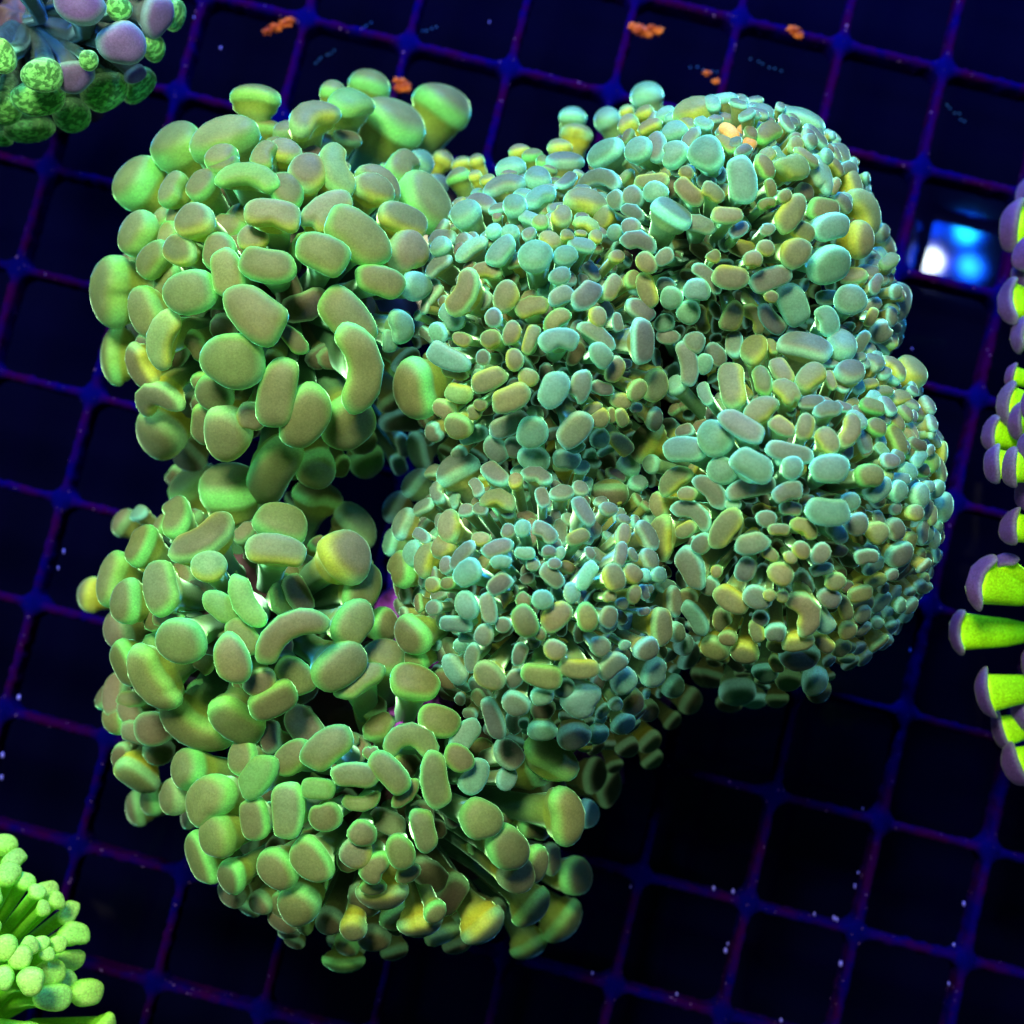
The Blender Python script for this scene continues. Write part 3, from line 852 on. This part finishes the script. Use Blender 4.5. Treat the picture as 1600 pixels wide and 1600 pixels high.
12 -393 124 -60 65 12 448 389 -0.25 tC
-43 -329 318 -50 60 40 500 429 -0.25 yC
-74 -364 247 -70 65 20 369 320 -0.2 kC
-111 -315 371 -80 60 30 418 395 -0.3 yC
-92 -298 398 -54 34 75 280 222 0 tC
-184 -319 367 -95 37 15 319 314 -0.1 yC
-213 -320 333 -107 36 -30 323 339 0 kC
-168 -343 305 -88 41 12 402 352 -0.1 kC
-210 -390 228 -90 60 -0 451 302 -0.35 tC
-141 -328 324 -77 37 -60 301 165 0 kC
-149 -275 415 -90 55 12 459 403 -0.35 yC
-155 -263 433 -77 20 -0 274 188 -0.2 tC
65 342 537 -9 9 45 371 244 0 mE
94 351 524 2 18 62 325 187 0 yE
117 367 494 12 27 60 205 182 0 yE
133 354 502 -131 28 -78 392 212 0 yF
152 362 491 -127 21 -20 198 168 0 mF
157 347 497 -122 25 -0 228 240 0 cF
180 348 524 -115 18 -0 272 248 0 cF
175 333 492 -114 29 -0 254 243 0 cF
78 318 536 -31 10 -80 218 180 0 yE
124 333 496 -9 26 -25 375 212 0.1 mE
153 328 463 -149 13 -0 212 196 0 cK
126 297 517 -27 27 -85 490 267 0 mE
101 319 508 -22 17 -80 223 121 0 mE
76 297 532 -47 9 -35 465 179 0.2 mE
81 277 550 -53 11 -50 309 214 0 cE
173 283 468 -116 14 -82 491 216 0.2 mK
157 312 457 -136 10 -5 257 177 0.2 mK
183 305 475 -116 2 -20 239 213 0 mK
208 295 452 -93 13 -50 301 205 0.1 mK
194 283 469 -102 14 -90 213 180 0 cK
97 266 524 -50 18 65 298 201 0.1 yE
84 251 516 -60 16 -15 250 158 -0.2 mE
142 261 461 -37 36 65 337 298 0 yE
120 249 504 -47 29 65 238 190 0 yE
166 263 451 144 46 -0 218 222 0 cG
190 245 509 144 33 -65 320 136 0 cG
105 240 498 -55 25 -20 236 176 0 yE
121 234 481 -51 33 -0 139 118 0 mE
105 222 497 -59 29 -60 225 144 0 yE
94 223 503 -62 25 -80 185 92 0 yE
81 220 512 -67 22 -30 230 227 -0.1 yE
73 229 517 -69 18 20 219 149 -0.2 yE
143 229 434 -46 43 -80 284 200 0 mE
171 211 481 159 34 -0 230 163 0 mG
83 203 475 -69 29 20 213 213 0 cE
107 201 439 -62 37 -45 380 195 0 yE
141 206 401 164 49 40 425 345 0.3 yG
119 184 392 57 48 -8 274 254 0 cD
143 184 406 171 46 40 195 211 0 cG
130 164 393 49 45 20 252 203 0 cD
48 180 467 -83 31 -15 312 230 0 cE
65 174 460 74 36 60 194 150 0 cD
95 149 429 -90 45 8 454 286 -0.1 kD
57 194 475 -79 27 25 227 133 0 cE
-467 656 504 -48 10 -10 520 387 0 qP
-432 638 460 -44 40 25 498 445 0 qP
-410 693 406 -30 55 -80 455 358 0 qP
-490 609 440 -60 37 30 381 357 0 qP
-519 603 458 -67 32 -0 423 356 0 gP
-433 671 473 -38 29 50 266 258 0 gP
-401 713 366 -24 68 85 403 278 0 gP
-454 600 505 -54 32 -90 214 187 0 gP
-418 664 386 -37 62 80 289 274 0 gP
-541 596 402 -73 49 -0 593 407 0 gP
-478 620 369 -56 56 35 528 416 0 gP
-448 639 341 -47 68 55 509 343 0 gP
-522 600 348 -68 63 10 406 421 0 gP
-584 597 314 -85 70 2 635 328 0 gP
-562 622 464 -77 26 -90 370 296 0 gP
-593 601 366 -87 58 -20 363 397 0 gP
-438 634 386 -46 62 10 278 196 0 qP
-628 596 287 -97 70 -0 330 229 0 gP
-532 690 498 -58 3 -20 399 275 0 qP
-458 709 474 -34 16 20 411 287 0 qP
-418 728 418 -23 45 60 360 403 0 qP
-408 756 361 -14 62 80 358 358 0 gP
-609 618 417 -92 46 -10 485 422 0 gP
-644 605 335 -102 70 -0 438 405 0 gP
-515 736 492 -38 10 -20 406 276 0 qP
610 511 203 -190 74 -85 727 361 0.2 pR
607 458 256 -190 66 -60 472 329 0 pR
592 405 256 -190 74 -55 648 297 -0.3 pR
583 307 273 -190 74 60 311 179 0 pR
565 269 308 -190 74 65 542 257 0.2 pR
550 234 299 -190 74 60 464 248 0.2 pR
530 190 354 -180 74 -80 461 270 0 pR
542 184 376 -180 74 60 474 246 0 pR
548 120 352 -190 74 -80 463 280 0 pR
560 205 380 -190 66 -70 499 275 0 pR
574 257 369 -190 66 -70 503 277 0 pR
525 61 325 -195 70 62 705 285 0.3 pR
517 2 262 -182 80 85 579 254 0.3 pR
547 -73 245 -172 76 -62 617 267 0.2 pR
578 -121 208 -165 76 -68 503 251 0.2 pR
588 -161 225 -160 66 -58 585 303 0 pR
586 93 337 -190 70 -58 454 283 0 pR
620 -168 230 -150 66 -40 540 302 0 pR
645 514 223 -220 66 40 539 303 0 pR
618 406 298 -190 66 40 538 290 0 pR
574 146 393 -190 66 40 507 273 0 pR
578 42 374 -190 66 80 490 276 0 pR
-595 -243 293 59 58 -80 267 291 0 nT
-574 -258 315 52 51 50 358 207 0 nT
-536 -288 316 39 49 20 299 204 0 nT
-521 -299 329 34 49 -0 206 191 0 nT
-527 -303 354 34 39 -90 165 156 0 nT
-520 -319 290 29 51 50 321 213 0 nT
-536 -286 349 39 43 -0 195 167 0 nT
-572 -268 339 50 41 -0 264 262 0 nT
-559 -278 325 45 43 -0 224 211 0 nT
-508 -341 304 22 49 -0 350 267 0 nT
-509 -341 355 22 38 -90 190 178 0 nT
-514 -347 377 21 30 -0 176 145 0 nT
-517 -375 289 13 42 -0 371 260 0 nT
-519 -373 352 14 30 -0 346 277 0 nT
-511 -390 316 9 41 -80 236 214 0 nT
-525 -339 428 24 17 -90 249 235 0 nT
-540 -328 433 30 13 -90 275 237 0 nT
-526 -334 398 26 23 -0 208 185 0 nT
-520 -335 379 25 29 -0 188 160 0 nT
-511 -362 435 17 21 -90 274 277 0 nT
-508 -396 371 7 35 -0 447 300 0 nT
-490 -407 308 3 55 -0 465 312 0 nT
-539 -358 436 21 10 -90 246 208 0 nT
-477 -449 283 -8 70 -0 387 241 0 nT
-572 -315 397 39 12 -0 255 226 0 nT
-580 -287 371 48 25 -0 266 242 0 nT
-566 -381 427 15 6 -0 248 220 0 nT
-534 -427 379 -3 29 -0 323 227 0 nT
-509 -448 327 -9 50 -0 418 238 0 nT
656 574 135 -195 72 -70 502 296 0 pR
613 440 228 -185 74 -80 514 302 0.2 pR
600 360 264 -190 74 70 457 275 0.2 pR
573 246 320 -186 74 80 441 265 0.2 pR
571 159 336 -180 74 -80 481 283 0.2 pR
602 -97 213 -175 74 -70 471 305 0.2 pR
605 -39 244 -175 74 -70 463 299 0.2 pR
592 44 283 -180 74 -70 453 292 0.2 pR
549 80 316 -230 72 -30 467 246 0.2 pR'''.split('\n'):
    t=ln.split(); x,y,z=(float(q)/10 for q in t[:3]); az,tilt,ang=map(float,t[3:6]); L,W=float(t[6])/100,float(t[7])/100
    ITEMS.append(dict(P=np.array([x,y,z]),az=az,tilt=tilt,ang=ang,L=L,W=W,bend=float(t[8]),tone=t[9][0],head=t[9][1],traced=1))
# undergrowth: smaller, deeper tentacles that fill the gaps between the outer ones
main=[i for i in ITEMS if i['head'] in HEADS]
MP=np.array([i['P'] for i in main]); MR=np.array([(i['L']+i['W'])/4 for i in main])
def fill(step,depth,sizes,sel,rmax,tones):
    xs=np.arange(-62,62,step)
    for gx in xs:
        for gy in np.arange(-62,62,step):
            x=gx+rng.uniform(-.45,.45)*step; y=gy+rng.uniform(-.45,.45)*step
            z,k,r=head_of(x,y)
            if k not in sel or r>rmax: continue
            d=np.hypot(MP[:,0]-x,MP[:,1]-y); i=int(np.argmin(d-MR*.8))
            dz=depth+rng.uniform(-1.5,1.5)
            if d[i]<MR[i]*.9: dz-=2.0
            W=rng.uniform(*sizes); L=W*rng.uniform(1.05,1.9); hx,hy=HEADS[k][:2]
            az=math.degrees(math.atan2(y-hy,x-hx))
            ITEMS.append(dict(P=np.array([x,y,max(5,z+dz)]),az=az+rng.uniform(-25,25),tilt=min(72,8+58*r**1.3+rng.uniform(-8,12)),ang=rng.uniform(0,180),
               L=L,W=W,bend=rng.choice([0,0,.1,.25,-.2]),tone=rng.choice(list(tones)),head=k,traced=0))
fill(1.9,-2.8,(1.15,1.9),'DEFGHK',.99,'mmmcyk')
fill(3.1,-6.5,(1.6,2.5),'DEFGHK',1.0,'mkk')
fill(4.3,-6.8,(2.2,3.6),'ABCI',.97,'ttkkk')  # mostly dark tones, deepening the gap shade by colour
coral=empty('hammer_coral',(.0,.0,.0),'large green hammer coral colony in the middle, coarse tentacles left, fine crowded ones right','coral')
hobj={}
def lumpy_dome(cx,cy,rx,ry,z0,zt,amp,col=None,seg=48,rings=14,fz=.25):
    V=[];F=[]
    for r in range(rings+1):
        t=r/rings*math.pi/2
        for s in range(seg):
            a=s/seg*2*math.pi; X=math.cos(a)*math.cos(t);Y=math.sin(a)*math.cos(t);Z=math.sin(t)
            nn=1+amp*noise.noise(Vector((X*2.4+cx,Y*2.4+cy,Z*2.4)))+amp*.5*noise.noise(Vector((X*6+cx,Y*6,Z*6)))
            V.append(((cx+rx*X*nn)*MM,(cy+ry*Y*nn)*MM,(z0+(zt-z0)*Z*nn)*MM))
    for r in range(rings):
        for s in range(seg): F.append((r*seg+s,r*seg+(s+1)%seg,(r+1)*seg+(s+1)%seg,(r+1)*seg+s))
    return V,F
for k,(hx,hy,rx,ry,zt,ze) in HEADS.items():
    c=Vector((hx,hy,0))*MM
    e=bpy.data.objects.new('polyp_head',None)
    V,F=lumpy_dome(0,0,rx*.70,ry*.70,4,zt-13,.22)
    o=link('polyp_head',mesh('polyp_head',V,F),M_body,coral,c); hobj[k]=o
    bpy.data.objects.remove(e)
V,F=lumpy_dome(0,0,20,20,1,14,.25); sk=link('skeleton',mesh('skeleton',V,F),M_rock,coral,(.0,-.002,0))
V,F=lumpy_dome(0,0,6,5,6,27,.5,seg=30); sk2=link('coralline_patch',mesh('coralline_patch',V,F),M_rock,coral,(-.0125,-.0090,.004))
order=sorted([i for i in ITEMS if i['head'] in HEADS],key=lambda i:-i['L']*i['W']*(1 if i['traced'] else .05))
def root(it):
    hx,hy,rx,ry,zt,ze=HEADS[it['head']]; P=it['P']
    b=np.array([hx+.42*(P[0]-hx),hy+.42*(P[1]-hy),min(zt-20,P[2]-3)])
    r=math.hypot((P[0]-hx)/rx,(P[1]-hy)/ry)
    b[2]=max(5,b[2]); return b
def build(it,base,seg,lod):
    n,u,v=basis(it['az'],it['tilt'],it['ang'])
    # limit very long stalks; they start inside the head
    return tentacle(it['P'],n,u,v,it['L'],it['W'],it['bend'],it['tone'],base,seg,lod,rng.uniform(.30,.45) if it['tone']=='p' else .21 if it['tilt']>53 and it['traced'] and it['head'] in HEADS else rng.uniform(.03,.16))
for it in order[:296]:
    V,F,C=build(it,root(it),24,0); P=it['P']; h=hobj[it['head']]
    off=P*MM-np.array(h.location)
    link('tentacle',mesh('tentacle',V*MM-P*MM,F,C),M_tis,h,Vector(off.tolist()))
VV=[];FF=[];CC=[];n0=0
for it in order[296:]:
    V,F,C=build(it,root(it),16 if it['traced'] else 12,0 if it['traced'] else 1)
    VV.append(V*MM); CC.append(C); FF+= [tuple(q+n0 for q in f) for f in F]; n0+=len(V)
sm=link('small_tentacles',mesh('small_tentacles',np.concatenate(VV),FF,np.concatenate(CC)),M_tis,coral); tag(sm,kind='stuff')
# ---------------------------------------------------------------- neighbouring corals
def other(key,name,label,mat,bodyr,bodyz,seg=22):
    ox,oy,oz=OTHER[key]; e=empty(name,(ox*MM,oy*MM,0),label,'coral')
    V,F=lumpy_dome(0,0,bodyr[0],bodyr[1],1,bodyz,.35 if key=='R' else .2); link('polyp_head',mesh('polyp_head',V,F),M_body,e)
    for it in [i for i in ITEMS if i['head']==key]:
        P=it['P']
        if key=='R': base=np.array([max(P[0]+14,74.),P[1]*.93,max(6,P[2]-8)])
        else: base=np.array([ox+.25*(P[0]-ox),oy+.25*(P[1]-oy),oz])
        V,F,C=build(it,base,seg,0)
        m=mat(it) if callable(mat) else mat
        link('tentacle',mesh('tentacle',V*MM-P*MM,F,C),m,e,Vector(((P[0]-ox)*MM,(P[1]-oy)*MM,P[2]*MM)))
    return e
other('P','frogspawn_coral','purple coral with speckled neon green tips at the top left corner',lambda it:M_green if it['tone']=='g' else M_purp,(8,8),20)
other('R','purple_tipped_coral','neon green coral with purple hammer tips at the right edge',M_neon,(10,34),14)
other('T','torch_coral','bright neon green torch coral with round tips at the bottom left corner',M_neon,(12,16),16)
# ---------------------------------------------------------------- small orange growths on the grid
M_or=body_mat('orange_growth',(.30,.02,.004),(.62,.14,.01),700)
def growth(name,label,pts):
    V=[];F=[]; c=np.mean([p[:2] for p in pts],axis=0)
    for x,y,r in pts:
        n0=len(V); a,b=lumpy_dome(x-c[0],y-c[1],r*1.25,r*.85,-.2,r*.8,.9,seg=22,rings=8)
        V+=a; F+=[tuple(q+n0 for q in f) for f in b]
    return tag(link(name,mesh(name,V,F),M_or,None,(c[0]*MM,c[1]*MM,.0001)),label,'sponge')

LEDS=[[165.4, 149.0, 300.0, 4.07], [180.3, 161.0, 300.0, 4.12], [180.7, 147.4, 300.0, 3.82], [167.5, 162.9, 300.0, 2.46]]
GROW={'a': [(-36.0, 85.3, 0.5), (-34.7, 85.8, 0.65), (-33.5, 86.4, 0.7), (-32.8, 86.9, 0.5)], 'b': [(15.9, 85.9, 0.5), (17.0, 85.3, 0.8), (18.1, 84.7, 0.5), (19.6, 85.2, 0.6), (18.7, 85.7, 0.5)], 'c': [(38.8, 85.3, 0.6), (39.5, 84.5, 0.5)], 'd': [(-17.1, 77.9, 0.6), (-16.4, 77.0, 0.7), (-17.3, 76.8, 0.5)], 'e': [(26.5, 79.0, 0.4), (27.7, 77.8, 0.4)]}
SPECK=[(45.0, -34.0, 0.45), (42.1, -38.2, 0.54), (42.5, -38.4, 0.45), (27.5, -42.5, 0.54), (27.8, -41.6, 0.36), (26.0, -34.3, 0.45), (28.6, -34.7, 0.45), (42.9, -44.2, 0.54), (59.6, -36.3, 0.45), (34.8, -51.6, 0.45), (9.6, -45.5, 0.45), (20.9, -48.2, 0.45), (-68.6, -8.8, 0.54), (-63.0, 11.2, 0.45), (-63.7, 8.9, 0.36), (58.5, 21.2, 0.45), (45.5, -32.2, 0.27), (46.3, -23.7, 0.27), (-70.6, -19.6, 0.54), (-70.6, -16.6, 0.54), (-58.0, -47.3, 0.36), (14.8, -34.1, 0.27), (53.2, -2.4, 0.36), (58.1, -41.7, 0.36), (57.3, -46.8, 0.36), (-46.5, 87.4, 0.36), (-42.6, 82.9, 0.36), (-4.4, 86.6, 0.27), (54.5, 39.4, 0.27), (39.5, -37.7, 0.36)]
CHAIN=[((-24.4, 86.6), (-21.7, 88.1)), ((-29.8, 82.0), (-27.1, 84.1)), ((-15.8, 86.3), (-12.1, 87.6)), ((24.7, 81.6), (29.2, 80.2)), ((33.2, 82.7), (37.7, 80.8)), ((61.4, 75.6), (63.9, 73.3)), ((-24.2, 86.6), (-26.7, 86.0))]

for k,lab in dict(a='orange fleck of growth on the grid bar above the upper left coral lobe',b='orange and red paired growth at the grid crossing near the top centre',
    c='faint pale orange growth on the grid bar near the top right',d='small red growth on the grid bar behind the highest tentacle',e='tiny reddish growth beside the grid bar above the right lobes').items():
    growth('sponge_growth',lab,GROW[k])
M_sp=plain('violet_speck',(.16,.14,.85),.3)
V=[];F=[]
for x,y,r in SPECK:
    a,b=lumpy_dome(x,y,r*rng.uniform(.3,.5),r*rng.uniform(.6,.9),.0,r*.6,.0,seg=10,rings=4); n0=len(V); V+=a; F+=[tuple(q+n0 for q in f) for f in b]
tag(link('grid_specks',mesh('grid_specks',V,F),M_sp,None,(0,0,.0001)),kind='stuff')  # small violet domes scattered on the grid
V=[];F=[]
for (x0,y0),(x1,y1) in CHAIN:
    for s in np.linspace(0,1,6):
        x=x0+(x1-x0)*s+rng.normal()*.15; y=y0+(y1-y0)*s+rng.normal()*.15
        a,b=lumpy_dome(x,y,.16,.13,.3,.5,.3,seg=8,rings=3); n0=len(V); V+=a; F+=[tuple(q+n0 for q in f) for f in b]
tag(link('blue_bead_rows',mesh('blue_bead_rows',V,F),plain('blue_bead',(.02,.10,.5),.4),None,(0,0,-.004)),kind='stuff')  # rows of small blue beads between the bars
# aquarium lamp high above the tank: its four diodes are mirrored in the glass floor
def lamp():
    cx=sum(l[0] for l in LEDS)/4; cy=sum(l[1] for l in LEDS)/4
    e=empty('aquarium_lamp',(cx*MM,cy*MM,.302),'cluster of white and blue lamp diodes seen mirrored below the grid at right','lamp')
    M_halo=plain('blue_halo_glow',(0,0,0),.4,(0,.05,1),110)
    cols=[((.8,.95,1),420),((.01,.42,1),480),((.01,.22,1),520),((.0,.05,1),150)]
    V=[(-.03,-.03,.004),(.03,-.03,.004),(.03,.03,.004),(-.03,.03,.004),(-.03,-.03,.0190),(.03,-.03,.0190),(.03,.03,.0190),(-.03,.03,.016)]
    link('housing',mesh('housing',V,[(3,2,1,0),(4,5,6,7),(0,1,5,4),(1,2,6,5),(2,3,7,6),(3,0,4,7)],smooth=False),plain('black_metal',(.0005,.001,.01),.6,spec=.0),e)
    for (x,y,z,r),(c,s) in zip(LEDS,cols):
        m=plain('diode_light',(0,0,0),.4,c,s)
        V=[];F=[]
        a,b=lumpy_dome(0,0,r,r,0,-r*.5,.06,seg=20,rings=6)
        d=link('diode',mesh('diode',a,b),m,e,((x-cx)*MM,(y-cy)*MM,.002))
        a,b=lumpy_dome(0,0,r*1.9,r*1.8,0,-r*.1,.08,seg=24,rings=4)
        link('halo_disc',mesh('halo_disc',a,b),M_halo,d,(0,0,.0012))  # glowing disc added to imitate the blue halo round each diode
lamp()
